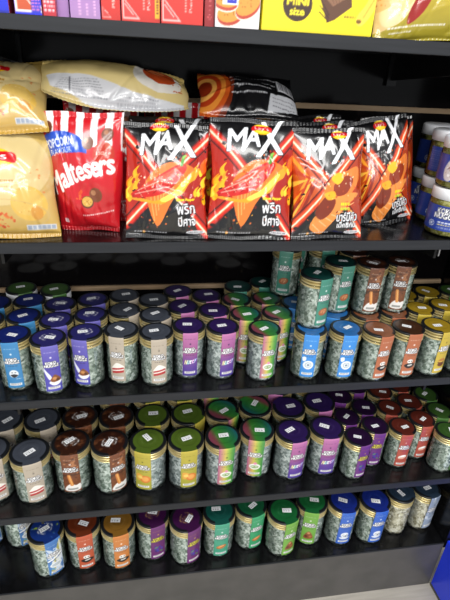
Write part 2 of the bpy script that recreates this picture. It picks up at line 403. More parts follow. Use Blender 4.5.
def A_rain(c): strip_base(c, fine='#4c5a20'); c.ell(1.4, 2.6, .95, .75, '#f0f2ea'); c.ell(1.4, 2.55, .7, .4, '#8fae6a'); c.fine(.8, 2.0, 2.5, .16, '#f4f4ee', 8); c.ell(1.45, 3.45, .3, .3, '#e88ab0')
def A_cookie(c): strip_base(c); c.ell(1.4, 2.8, .95, .72, '#a5552c', .3); c.ell(1.4, 2.85, .7, .48, '#c47c48', .3); c.specks(12, .8, 2.0, 2.4, 3.2, .05, .13, ['#6e2f14', '#e8ae7a'], 2)
def A_swirl(c): strip_base(c); c.ell(1.4, 2.75, .95, .95, '#e9eef2'); c.ell(1.4, 2.75, .6, .6, '#9fb4c4', ring=.25); c.ell(1.4, 2.75, .25, .25, '#7f97aa'); c.blob([(.2, 4.3), (.8, 4.5), (.9, 3.8), (.4, 3.5)], '#e9eef2')
def A_churro(c):
    c.specks(60, 0, 2.75, 0, 9.3, .1, .35, ['#55301c', '#9a5c36', '#6c3d22', '#b47648'], 6)
    c.rect(0, 4.2, 2.75, 4.5, '#54301e'); strip_base(c)
    c.blob([(.3, .4), (2.5, .4), (2.65, 1.9), (1.9, 1.7), (1.3, 2.2), (.5, 1.5)], '#efece6'); c.line(1.35, 1.9, 1.0, 4.2, .55, '#d8842e'); c.line(1.4, 1.9, 1.05, 4.2, .18, '#eeb060')
    c.rect(.6, .6, 2.2, 1.0, '#9a9a96')
def A_panda(c, col='#ffffff'): strip_base(c); c.ell(1.4, 3.3, .55, .45, '#f2efe8'); c.blob([(.4, 2.3), (1.2, 2.9), (2.4, 2.7), (2.5, 2.2), (1.4, 1.7)], '#1c1a1c'); c.ell(1.2, 3.3, .14, .12, '#1c1a1c'); c.ell(1.7, 3.3, .14, .12, '#1c1a1c'); c.blob([(1.1, 2.5), (1.9, 2.6), (2.0, 2.35), (1.2, 2.2)], '#d8d4cc')
def A_burger(c): strip_base(c, fine='#6a5610'); c.ell(1.5, 2.9, .8, .5, '#b8762c'); c.ell(1.5, 2.5, .9, .25, '#5c2c14'); c.blob([(.7, 1.9), (1.5, 1.5), (2.3, 1.9), (2.0, 2.4), (1.0, 2.4)], '#6a3418'); c.ell(1.5, 2.65, .85, .12, '#e8c23c')
def A_orange(c): strip_base(c, fine='#6a6a14'); c.blob([(.3, 3.8), (1.0, 3.9), (1.5, 3.3), (1.2, 2.4), (.4, 2.3)], '#e3a52c'); c.ell(1.75, 2.7, .85, .9, '#df7a1e'); c.ell(1.75, 2.7, .55, .6, '#f0a848'); c.ell(.9, 3.1, .4, .4, '#f2cf5c')
def A_grape(c): strip_base(c, '#e9d92c', '#d8b040'); c.specks(14, .7, 2.1, 2.0, 3.6, .15, .3, ['#3a3aa0', '#5040b0', '#2c2a78'], 5); c.ell(1.0, 3.3, .35, .15, '#6a9a3c', .5); c.ell(1.9, 2.0, .35, .15, '#6a9a3c', -.4)
def A_pie(c): strip_base(c, fine='#f2c8b8'); c.ell(1.4, 2.8, .95, .55, '#f0e4d8', .3); c.ell(1.3, 2.5, .8, .25, '#e2a890', .3); c.ell(1.5, 3.05, .5, .25, '#ffffff', .3)
def A_mix(c):
    for k in range(14):
        rs = np.random.RandomState(k); c.blob([(rs.uniform(-.4, 2.9), rs.uniform(0, 9.3)) for _ in range(4)], ['#2b6ab8', '#e4ecf4', '#c8b43c', '#5aa0d8', '#e8eef2', '#3f7fc4'][k % 6], .85)
    strip_base(c); c.ell(1.4, 2.6, 1.05, .7, '#e9edf0'); c.ell(1.4, 2.6, .8, .4, '#bcc8cf')
    c.line(.2, 4.0, 2.6, 5.2, .35, '#f2f4f6'); c.line(.2, 3.6, 2.6, 4.7, .15, '#2a55a8')
def A_almond(c): strip_base(c); c.ell(1.4, 2.7, .95, .5, '#c9742c', .35); c.ell(1.4, 2.8, .6, .25, '#eaa860', .35); c.line(.6, 2.3, 2.2, 2.9, .08, '#7c3c14')
def A_pyra(c): strip_base(c); c.blob([(.5, 1.9), (1.4, 3.9), (2.3, 2.0), (1.4, 1.6)], '#8c4a26'); c.ell(1.4, 3.3, .3, .3, '#c88a50'); c.ell(1.0, 2.3, .3, .3, '#5c2c16'); c.ell(1.8, 2.3, .3, .3, '#b06c3a')
def A_wave(c):
    for k in range(10):
        for q in range(4): c.ell(.3+q*.75+(k % 2)*.35, 8.8-k*.35, .14, .08, '#4f8ce4', al=.6)
    strip_base(c); c.ell(1.4, 2.7, .75, .75, '#e9eef4'); c.specks(8, .9, 1.9, 2.2, 3.2, .08, .2, ['#3c4656', '#a8b4c0'], 3); c.blob([(.5, 2.0), (2.3, 2.0), (2.0, 1.5), (.8, 1.5)], '#dfe6ee')
def A_silv(c): c.specks(18, 0, 2.75, 0, 9.3, .2, .7, ['#a9b6c6', '#c6d0dc', '#7f90a8'], 2); strip_base(c, fine='#3c4a60'); c.text('Nutty', .4, 2.4, 1.9, .9, '#dfe8f8', slant=.2)
def P_brown(c): c.specks(60, 0, 6.2, 0, 6.2, .2, .5, ['#3a2014', '#55301e', '#2c1810', '#6a4028'], 9)
def P_mix(c): c.specks(30, 0, 6.2, 0, 6.2, .1, .35, ['#3c74c8', '#a8c83c', '#2346a0', '#16307c', '#7ab0d8'], 4)
# flavour: (strip bg or vertical stops, art, disc canvas args, description, fold colour)
FLV = {
 'sky': ('#2c84be', A_sky, dict(bg='#1e2f86'), 'sky blue label and navy lid'),
 'milk': ([(0, '#4a49b4'), (.5, '#4d44ac'), (1, '#6a62bc')], A_milk, dict(bg='#36347e', ring_al=.85), 'violet cookie label'),
 'cake': ('#b8ab98', A_cake, dict(bg='#565b68', ring='#8a8d94', ring_al=.25), 'beige cake label and charcoal lid'),
 'nutty': ([(0, '#4b3a9c'), (.3, '#6a3f9a'), (.55, '#a0508e'), (1, '#c070a8')], A_nutty, dict(bg='#392368'), 'pink and purple label'),
 'rainbow': (None, A_rain, dict(bg='#3a7a3c', hs=[(0, '#7c2f5e'), (.35, '#8a4a50'), (.5, '#3f8a34'), (.8, '#2c7a44'), (1.1, '#1f5c74')]), 'pink and green striped label'),
 'teal': ('#3c8a76', A_cookie, dict(bg='#144c46'), 'teal cookie label'),
 'swirl': ('#1f8ade', A_swirl, dict(bg='#2b80d4', ring_al=.3), 'bright blue label'),
 'churro': ('#7a4526', A_churro, dict(bg='#452418', pattern=P_brown, ring_al=.9), 'brown churro label'),
 'copper': ('#b5653c', A_panda, dict(bg='#a4623e'), 'copper label, copper lid'),
 'copperdark': ('#b5653c', A_panda, dict(bg='#54321f'), 'copper label, dark brown lid'),
 'yellow': ('#c8ae28', A_burger, dict(bg='#c9a42a'), 'yellow label'),
 'citrus': ([(0, '#a8a42c'), (1, '#bfae2e')], A_orange, dict(bg='#63802c'), 'olive lid, orange fruit label'),
 'grape': ('#6b2c80', A_grape, dict(bg='#2e123e'), 'dark purple label with yellow lettering'),
 'redpie': ('#b24c3a', A_pie, dict(bg='#742e22'), 'brick red label'),
 'forest': ('#4c7c38', A_pyra, dict(bg='#46702f'), 'leaf green lid'),
 'mix': ('#3a78c0', A_mix, dict(bg='#1e3f98', pattern=P_mix, ring_al=.85), 'multicoloured blue cereal label'),
 'rust': ('#c2542c', A_panda, dict(bg='#83381c'), 'rust orange label'),
 'amber': ('#cf7c2c', A_panda, dict(bg='#a2722a'), 'amber label and mustard lid'),
 'plum': ('#6c2a70', A_grape, dict(bg='#4a1850', ring='#c8a060', ring_al=.8), 'plum label and gold ring on lid'),
 'sea': ('#3ea080', A_almond, dict(bg='#1b665a'), 'sea green label'),
 'green': ('#30a068', A_almond, dict(bg='#1f7248'), 'emerald green label'),
 'lime': ('#70ac3a', A_pyra, dict(bg='#1f7a3e'), 'lime green label'),
 'royal': ('#2460c6', A_wave, dict(bg='#2036a0', ring='#6a8ae0', ring_al=.3), 'royal blue label'),
 'silver': ('#8f9fb6', A_silv, dict(bg='#34485e', ring='#8a9ab0', ring_al=.3), 'silver blue label and cream contents'),
}
def strip_mesh(name, f):
    bg, art, dk, _ = FLV[f]
    c = Canvas(SW, SH, 11, bg if isinstance(bg, str) else '#888888')
    if bg is None: c.hgrad([(0, '#b05a8a'), (.18, '#c88a80'), (.42, '#d2c04e'), (.62, '#8fbc3e'), (.85, '#4f9a3c'), (1, '#3c8a50')])
    elif not isinstance(bg, str): c.vgrad(bg)
    art(c)
    C = c.out()*.9; C = C*.9+C.mean(-1, keepdims=True)*.1; ny, nx = C.shape[:2]
    V = []; Cs = []
    for j in range(ny):
        v = j/(ny-1); z = H-.04-SH*(1-v)
        R = RB+.05 if z < 8 else (RB+.05+(z-8)*.02)
        if z > H-.4: R = RB+.1-(.1*(z-(H-.4))/.36)
        for i in range(nx):
            a = (i/(nx-1)-.5)*SW/RB; t = max(0, min(1, (z-5.5)/3.5))*.4
            V.append((((1-t)*R*math.sin(a)+t*R*a)*S, -((1-t)*R*math.cos(a)+t*R)*S, z*S)); Cs.append(C[j, i])
    n0 = len(V); Fc = grid_faces(nx, ny)
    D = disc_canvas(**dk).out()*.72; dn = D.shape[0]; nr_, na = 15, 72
    aw = SW/RB/2
    for k in range(nr_):
        for q in range(na):
            a = 2*math.pi*q/na; da = (a+math.pi) % (2*math.pi)-math.pi
            Rm = 2.5 if abs(da) > aw*1.03 else (RB+.02)/(.55+.45*math.cos(da))
            r = Rm*k/(nr_-1)
            x, y = r*math.sin(a), -r*math.cos(a)
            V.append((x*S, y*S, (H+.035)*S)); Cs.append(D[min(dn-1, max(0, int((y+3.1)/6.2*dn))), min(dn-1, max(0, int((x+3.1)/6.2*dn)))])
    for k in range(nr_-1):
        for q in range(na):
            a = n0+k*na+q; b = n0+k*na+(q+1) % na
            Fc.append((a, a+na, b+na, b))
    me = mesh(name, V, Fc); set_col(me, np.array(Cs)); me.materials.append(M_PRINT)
    me.polygons.foreach_set('use_smooth', [True]*len(me.polygons)); return me
def sticker_mesh():
    c = Canvas(1.5, .8, 12, '#eef0f2'); c.text('THB', .1, .45, .5, .22, '#55555a', al=0); c.fine(.1, 1.4, .5, .1, '#6a6a70', 2, .7); c.fine(.2, 1.2, .22, .14, '#55555c', 5, .7)
    C = c.out(); ny, nx = C.shape[:2]
    V = [((i/(nx-1)-.5)*1.7*S, (j/(ny-1)-.5)*.92*S, .0) for j in range(ny) for i in range(nx)]
    me = mesh('price_sticker', V, grid_faces(nx, ny)); set_col(me, C.reshape(-1, 3)); me.materials.append(M_STICK); return me
STK = sticker_mesh(); LBL = {}
protos = {}
def jar(f, cont, white=False, strip=True):
    key = (f, cont.name, white)
    if key in protos:
        return copy_tree(protos[key])
    if f not in LBL: LBL[f] = strip_mesh('label', f)
    r = empty('snack_jar')
    link('jar_body', JAR_ME, None, r)
    link('contents', crumb_for(cont, rnd.randrange(3)), None, r)
    lo = link('lid', LIDW_ME if white else LID_ME, None, r); link('lid_insert', INS_ME, None, lo)
    link('label', LBL[f], None, r)
    s = link('price_sticker', STK, None, r); s.location = (0, 0, (H+.06)*S)
    protos[key] = r; return r
ROW = {}
jars = []   # dicts
def J(px, py, lvl, f, ang=None, cont=None, base=False, st=None, white=False, hid=False):
    """lvl: (shelf top z, level index).  px,py: where the lid centre (or the front foot) is seen"""
    zt, k = lvl
    zb = zt+k*(H+.05); big = (lvl == (Z4, 0) and f != 'silver') or (lvl == (Z3, 0) and f not in ('grape', 'redpie', 'forest'))
    sc = MID if f == 'silver' else (BIG4 if lvl == (Z4, 0) else BIG) if big else (1, 1, 1)
    if base: p = unZ(px, py, zb); p.y += RB*sc[0]
    else: p = unZ(px, py, zb+H*sc[2])
    jars.append(dict(x=p.x, y=p.y, z=zb, lv=lvl, f=f, a=ang, c=cont or M_MINT, st=st, white=white, big=big, sc=sc, px=px)); return jars[-1]
L2, L2b, L3, L4 = (Z2, 0), (Z2, 1), (Z3, 0), (Z4, 0)
# upper jar shelf ------------------------------------------------
for x, y, f, a in [
  (12.7, 333, 'sky', -12), (48, 337, 'milk', 0), (86, 331.5, 'milk', -19), (123.3, 329.5, 'cake', -16), (157.8, 329.7, 'cake', 6), (188.7, 326.5, 'nutty', 5), (219, 325.4, 'nutty', 19), (264.5, 327.6, 'rainbow', 19),
  (-12, 319, 'sky', -5), (22, 318, 'sky', 5), (56, 319, 'milk', 5), (90.4, 314.5, 'milk', 3), (124, 313.8, 'cake', 30), (155, 314.8, 'cake', 35), (184, 311, 'nutty', 15), (213.6, 311, 'nutty', 20), (245, 313, 'rainbow', 5), (277, 311.8, 'rainbow', 27),
  (-3, 302, 'sky', 0), (28.7, 303, 'sky', 10), (60, 303.7, 'milk', 5), (93.6, 299.7, 'milk', 15), (123.6, 299, 'cake', 30), (153, 300, 'cake', 30), (182, 298.2, 'nutty', 15), (210, 297.5, 'nutty', 20), (237, 300, 'rainbow', 5), (266, 299.5, 'rainbow', 10),
  (248.6, 286.8, 'teal', 10), (271.5, 287, 'teal', 10),
  (311, 327, 'swirl', 5), (346.8, 327.2, 'swirl', 15), (339.5, 312.5, 'swirl', -5), (295, 302, 'swirl', 0),
  (378.8, 328.3, 'copper', 27), (408, 326, 'copperdark', 22), (367, 314, 'copper', 20), (393, 313, 'copper', 15),
  (436, 324.8, 'yellow', 33), (467.5, 323, 'yellow', 25), (417.5, 308, 'yellow', 15), (441, 305, 'yellow', 20), (466, 304, 'yellow', 10),
  (405, 294.5, 'yellow', 10), (427, 292, 'yellow', 10), (448, 290.5, 'forest', 10)]:
    J(x, y, L2, f, a, M_GREY if f in ('nutty', 'rainbow') else M_MINT)
for x, y in ((20, 292.3), (51, 291)): J(x, y, L2, 'forest', 10, white=True)
JT = [J(317.3, 273, L2b, 'teal', 30), J(344, 260.8, L2b, 'teal', 24), J(289.5, 296, L2b, 'teal', -3, base=True),
      J(372.7, 262.3, L2b, 'churro', 12), J(401.5, 261, L2b, 'churro', 6)]
JB = [J(353, 250, L2b, 'churro', 15), J(307, 243.5, L2b, 'teal', 5), J(325, 245, L2b, 'teal', 15)]
for j in JB:
    jars.append(dict(x=j['x'], y=j['y'], z=Z2, lv=L2, f=j['f'], a=0, c=M_MINT, st=None, white=False, big=j['big'], sc=j['sc']))
# middle jar shelf -----------------------------------------------
f3 = ['cake', 'cake', 'churro', 'churro', 'citrus', 'citrus', 'rainbow', 'rainbow', 'nutty', 'nutty']
for (x, y, a), f in zip([(3, 449.5, 0), (39.3, 448.3, 0), (78.3, 443.3, -8), (116.3, 441, 17), (153, 439.6, -15), (188.4, 438, 9), (224, 434.3, 13), (259.2, 430.9, 3), (293.9, 429, 22), (329.8, 428.8, 16)], f3):
    J(x, y, L3, f, a, M_GREY if f in ('nutty', 'rainbow', 'citrus') else M_MINT)
row2 = []
for (x, y, a), f in zip([(11, 419.5, -5), (48, 418.5, 10), (83, 418.3, 5), (118.7, 416.5, 0), (153.9, 415.2, 0), (188.7, 413.3, 38), (222.9, 409.5, 38), (253.3, 407.6, 175), (285.6, 406.8, 185), (315.9, 404.1, 22)], f3):
    row2.append((J(x, y, L3, f, a), f))
for j, f in row2[1:]:
    jars.append(dict(x=j['x']+rnd.uniform(-.3, .3), y=j['y']+8.2, z=Z3, lv=L3, f=f, a=rnd.uniform(-10, 30), c=M_MINT, st=None, white=False, big=j['big'], sc=j['sc']))
for x, y, f, a in [(358, 435, 'grape', 30), (376.9, 427.5, 'grape', 20), (401.5, 425.7, 'redpie', 20), (423.9, 421, 'redpie', 25), (447.3, 429.7, 'forest', 60),
  (343.3, 414.7, 'grape', 20), (365.5, 409.7, 'grape', 15), (386.8, 407, 'redpie', 10), (411.3, 404, 'redpie', 45), (438, 410.5, 'forest', 15),
  (335, 397.6, 'grape', 5), (355.3, 396.3, 'grape', 20), (378, 392, 'redpie', 20), (398, 391.5, 'redpie', 20), (422, 396, 'forest', 25)]:
    J(x, y, L3, f, a)
# bottom shelf ----------------------------------------------------
for x, y, f, a in [(47.2, 528.4, 'mix', 12), (83, 523, 'rust', 0), (117.8, 521.3, 'amber', 5), (152, 516, 'plum', 14), (185, 517.5, 'plum', 25), (219, 511, 'sea', 12), (249, 507.5, 'green', 27),
  (284, 509.3, 'lime', 30), (311.5, 503, 'lime', 5), (343, 500.3, 'royal', 20), (375, 499, 'royal', 26), (399.5, 491.7, 'silver', 88), (429.8, 486.8, 'silver', 38)]:
    J(x, y, L4, f, a, M_CREAM if f == 'silver' else M_MINT)
J(20.4, 549, L4, 'mix', 10, base=True); J(-14, 551, L4, 'mix', 10, base=True)
# settle: jars of one level may not overlap
for _ in range(200):
    mv = 0
    for i, p in enumerate(jars):
        for q in jars[i+1:]:
            if p['lv'] != q['lv']: continue
            dx, dy = q['x']-p['x'], q['y']-p['y']; d = math.hypot(dx, dy); m = (RB+.13)*(p['sc'][0]+q['sc'][0])
            if 0 < d < m:
                k = (m-d)/2/d; wp, wq = (.4, 1.6) if q['y'] > p['y'] else (1.6, .4)
                p['x'] -= dx*k*wp; p['y'] -= dy*k*wp; q['x'] += dx*k*wq; q['y'] += dy*k*wq; mv = 1
        p['y'] = min(p['y'], 28.0-RB*p['sc'][0]-.2); p['x'] = min(p['x'], XR-RB*p['sc'][0]-.4)
    if not mv: break
ordn = ['first', 'second', 'third', 'fourth', 'fifth', 'sixth', 'seventh', 'eighth', 'ninth', 'tenth', 'eleventh', 'twelfth', 'thirteenth', 'fourteenth', 'fifteenth', 'sixteenth', 'seventeenth', 'eighteenth']
SHN = {L2: 'upper jar shelf', L2b: 'upper shelf stack', L3: 'middle jar shelf', L4: 'bottom shelf'}
def lv0(j): return not j['big']
def rowof(j):
    y = j['y']
    return 0 if y < (10.2 if lv0(j) else 12) else (1 if y < (15.5 if lv0(j) else 20) else (2 if y < 22 and lv0(j) else (3 if lv0(j) else 2)))
RN = ['front row', 'second row', 'third row', 'back row']
bucket = {}
for j in jars: bucket.setdefault((j['lv'], rowof(j), j['f'], j['white']), []).append(j)
for (lv, rw, f, wh), js in bucket.items():
    js.sort(key=lambda j: j['x'])
    for i, j in enumerate(js):
        pos = '' if len(js) == 1 else (', left one' if i == 0 else ', right one') if len(js) == 2 else ', '+ordn[i]+' such from left'
        d = FLV[f][3] if not wh else 'white rimmed green lid'
        where = RN[rw]+', '+SHN[lv] if lv != L2b else ('stacked on jars, '+('front' if rw < 2 else 'rear')+' of stack')
        j['label'] = f'jar with {d}, {where}{pos}'
        j['group'] = f'jars with {d} on the {SHN[lv]}'
    
seen = {}
for j in jars:
    o = jar(j['f'], j['c'], j['white'])
    o.location = W(j['x'], j['y'], j['z']+.03)
    o.scale = j['sc']
    th = math.atan2(-j['x'], DCAM+j['y'])
    a = j['a'] if j['a'] is not None else rnd.uniform(-10, 25)
    o.rotation_euler = (0, 0, th+math.radians(a*1.3+(max(0, j.get('px', 250)-250)/200*10 if abs(a) < 50 else 0)))
    for ch in o.children:
        if ch.name.startswith('price_sticker'):
            ch.location = (rnd.uniform(-.5, .5)*S, rnd.uniform(-.5, .5)*S, (H+.06)*S); ch.rotation_euler = (0, 0, rnd.uniform(-.7, .7))
    tag(o, j['label'], 'jar', j['group'])

# ================================================================ WIDE WHITE-LID JARS ON THE SNACK SHELF
RW, HW = 3.7, 8.1
WJ = [lathe('jar_body', [(.01, .1), (RW-.5, 0), (RW-.1, .2), (RW, .6), (RW, 5.9), (RW-.15, 6.3), (RW-.3, 6.5)], 48),
      lathe('contents', [(.01, .2), (RW-.6, .15), (RW-.2, .4), (RW-.12, 1), (RW-.12, 5.9), (RW-.3, 6.2), (.01, 6.3)], 48),
      lathe('lid', [(RW-.15, 6.25), (RW+.02, 6.3), (RW+.04, 7.8), (RW-.05, 8.0), (RW-.25, 8.1), (.01, 8.1)], 48)]
for me, mm in zip(WJ, (M_CLEAR, M_OLIVE, M_WLID)):
    me.materials.append(mm); me.polygons.foreach_set('use_smooth', [True]*len(me.polygons))
def wide_label(kind):
    w = 17; c = Canvas(w, 4.2, 7, '#2c4296'); x = w/2
    for xx in (.2, w-4.2):
        for k in range(9): c.fine(xx, xx+3.6, .5+k*.36, .14, '#7f8cb8', k, .7)
    if kind == 0:
        for gx, gc, gr in ((0, '#10142c', .12), (0, '#ffffff', .03)):
            c.text('KOKO', x-1.6, 2.9, 2.6, .85, gc, grow=gr); c.text('NUGGZ', x-2.0, 2.1, 3.6, .85, gc, grow=gr)
        c.ell(x-2.3, 1.05, .55, .5, '#e4e8f0', ring=.2); c.ell(x-2.3, 1.05, .28, .25, '#c4cce0')
        c.fine(x-1.2, x+1.6, 1.35, .2, '#f0f2f6', 4); c.fine(x-1.2, x+1.4, .95, .2, '#e6d88a', 6); c.fine(x-1.2, x+1.2, .5, .15, '#c8cee0', 7)
    else:
        c.blob([(x-2.6, .4), (x-2.9, 1.8), (x-2.2, 3.4), (x-1.2, 3.6), (x-.6, 2.6), (x-1.0, 1.2), (x-1.6, .2)], '#cdc3c4'); c.specks(12, x-2.6, x-1, .8, 3.2, .1, .25, ['#8a5a4a', '#f2eeee', '#5c4a6a'], 3)
        c.line(x-1, 3.6, x+.4, 2.6, .1, '#e8e8f2'); c.line(x+.4, 2.6, x-.4, 1.8, .1, '#e8e8f2'); c.ell(x+1.3, 2.0, .7, .8, '#d4c84a')
    C = c.out(); ny, nx = C.shape[:2]; V = []
    for j in range(ny):
        for i in range(nx):
            a = (i/(nx-1)-.5)*w/RW; V.append((math.sin(a)*(RW+.04)*S, -math.cos(a)*(RW+.04)*S, (1.15+4.2*j/(ny-1))*S))
    me = mesh('label', V, grid_faces(nx, ny)); set_col(me, C.reshape(-1, 3)); me.materials.append(M_PRINT)
    me.polygons.foreach_set('use_smooth', [True]*len(me.polygons)); return me
WL = [wide_label(0), wide_label(1)]
def wide_jar(x, y, z, kind, a, label):
    o = tag(empty('snack_jar', W(x, y, z+.04), math.atan2(-x, DCAM+y)+a), label, 'jar', 'white lidded navy label jars on the snack shelf')
    link('jar_body', WJ[0], None, o); link('contents', WJ[1], None, o); link('lid', WJ[2], None, o); link('label', WL[kind], None, o)
cols = []
for pxl, py, Y in ((427.5, 215, 4.0), (417, 205, 11.8), (407, 200, 19.6)):
    cols.append((unY(pxl, py, Y).x+RW*1.12, Y))
names = ['front', 'middle', 'rear']
for k, (x, y) in enumerate(cols):
    wide_jar(x, y, Z1, 0, (-.1, .3, -.15)[k], f'white lidded navy label jar, {names[k]} one of the lower three beside crisps')
    wide_jar(x, y, Z1+HW+.1, 1 if k == 0 else 0, (.05, 1.3, .2)[k], f'white lidded navy label jar stacked on top, {names[k]} one of three beside crisps')

# ================================================================ BAGS
def bag_mesh(c, w, h, t, taper=1., seed=0, crimp=.7, back='#15151a', sag=0., waist=.05, wr=1., ends=0.):
    C = c.out(); ny, nx = C.shape[:2]
    rs = np.random.RandomState(seed)
    u = np.linspace(-1, 1, nx)[None, :].repeat(ny, 0); v = np.linspace(0, 1, ny)[:, None].repeat(nx, 1)
    cv = crimp/h
    q = np.clip((v-cv)/(1-2*cv), 0, 1); s = np.sin(np.pi*q)**.55
    e = (1-np.abs(u)**2.6)**.75
    T = t*.5*s*e*(1+.12*np.sin(np.pi*q)+sag*(.5-q))
    # wrinkles: creases running in from the seals, plus a few dents
    wri = np.zeros_like(T)
    for k in range(14):
        u0 = rs.uniform(-1, 1); sl = rs.uniform(-.8, .8); wd = rs.uniform(.03, .09); top = rs.rand() < .5; dep = rs.uniform(.25, .6)
        qq = (1-q) if top else q
        wri += -rs.uniform(.08, .3)*np.exp(-((u-u0-sl*qq)/wd)**2)*np.exp(-qq/dep)*np.minimum(1, qq*14)
    for k in range(10):
        a0 = rs.uniform(0, math.pi); cx, cy2 = rs.uniform(-.8, .8), rs.uniform(.15, .85)
        d = (u-cx)*math.cos(a0)+(q-cy2)*2*math.sin(a0); l = -(u-cx)*math.sin(a0)+(q-cy2)*2*math.cos(a0)
        wri += rs.uniform(-.22, .15)*np.exp(-(d/.06)**2-(l/.5)**2)
    for k in range(5):
        fx, fy, ph = rs.uniform(2, 7), rs.uniform(2, 8), rs.uniform(0, 6)
        wri += .05*np.sin(fx*u+fy*q*2+ph)
    T = T+wri*wr*np.clip(T/(t*.2), 0, 1)
    seal = (v < cv) | (v > 1-cv)
    rip = .05*np.sin(u*w*5)*seal
    wid = w/2*(taper+(1-taper)*v)*(1-waist*np.sin(np.pi*q)**.8+0*v)
    Zs = 1-ends*np.abs(u)**3
    X = u*wid+.12*np.sin(v*9+seed)*np.abs(u); Zz = h*.5+(v-.5)*h*Zs+.1*np.sin(u*4+seed)*(v-.5)*2
    bend = .25*np.sin(u*3+seed*1.3)*(seal*1.)
    V = []
    Vf = np.stack([X, -T+rip+bend, Zz], -1).reshape(-1, 3); Vb = np.stack([X, T*.85+.04+rip+bend, Zz], -1).reshape(-1, 3)
    V = np.concatenate([Vf, Vb])*S; n = nx*ny
    Fc = grid_faces(nx, ny)+grid_faces(nx, ny, n, True)
    # close the rim
    rim = [i for i in range(nx)]+[j*nx+nx-1 for j in range(1, ny)]+[(ny-1)*nx+i for i in range(nx-2, -1, -1)]+[j*nx for j in range(ny-2, 0, -1)]
    for a, b in zip(rim, rim[1:]+rim[:1]): Fc.append((a, a+n, b+n, b))
    me = mesh('bag', V, Fc)
    bc = np.array(lin(hx(back))); cols = np.concatenate([C.reshape(-1, 3), np.tile(bc, (n, 1))])
    set_col(me, cols); me.materials.append(M_FILM); me.polygons.foreach_set('use_smooth', [True]*len(me.polygons)); return me
def flames(c, x0, x1, y0, y1, n, cols, seed, size=1.):
    rs = np.random.RandomState(seed)
    for _ in range(n):
        x, y = rs.uniform(x0, x1), rs.uniform(y0, y1); s = size*rs.uniform(.5, 1.2)
        c.blob([(x, y), (x+.5*s, y+.5*s), (x+.3*s, y+1.3*s), (x+.8*s, y+2.2*s), (x-.1*s, y+1.5*s), (x-.4*s, y+.7*s)], cols[rs.randint(len(cols))])
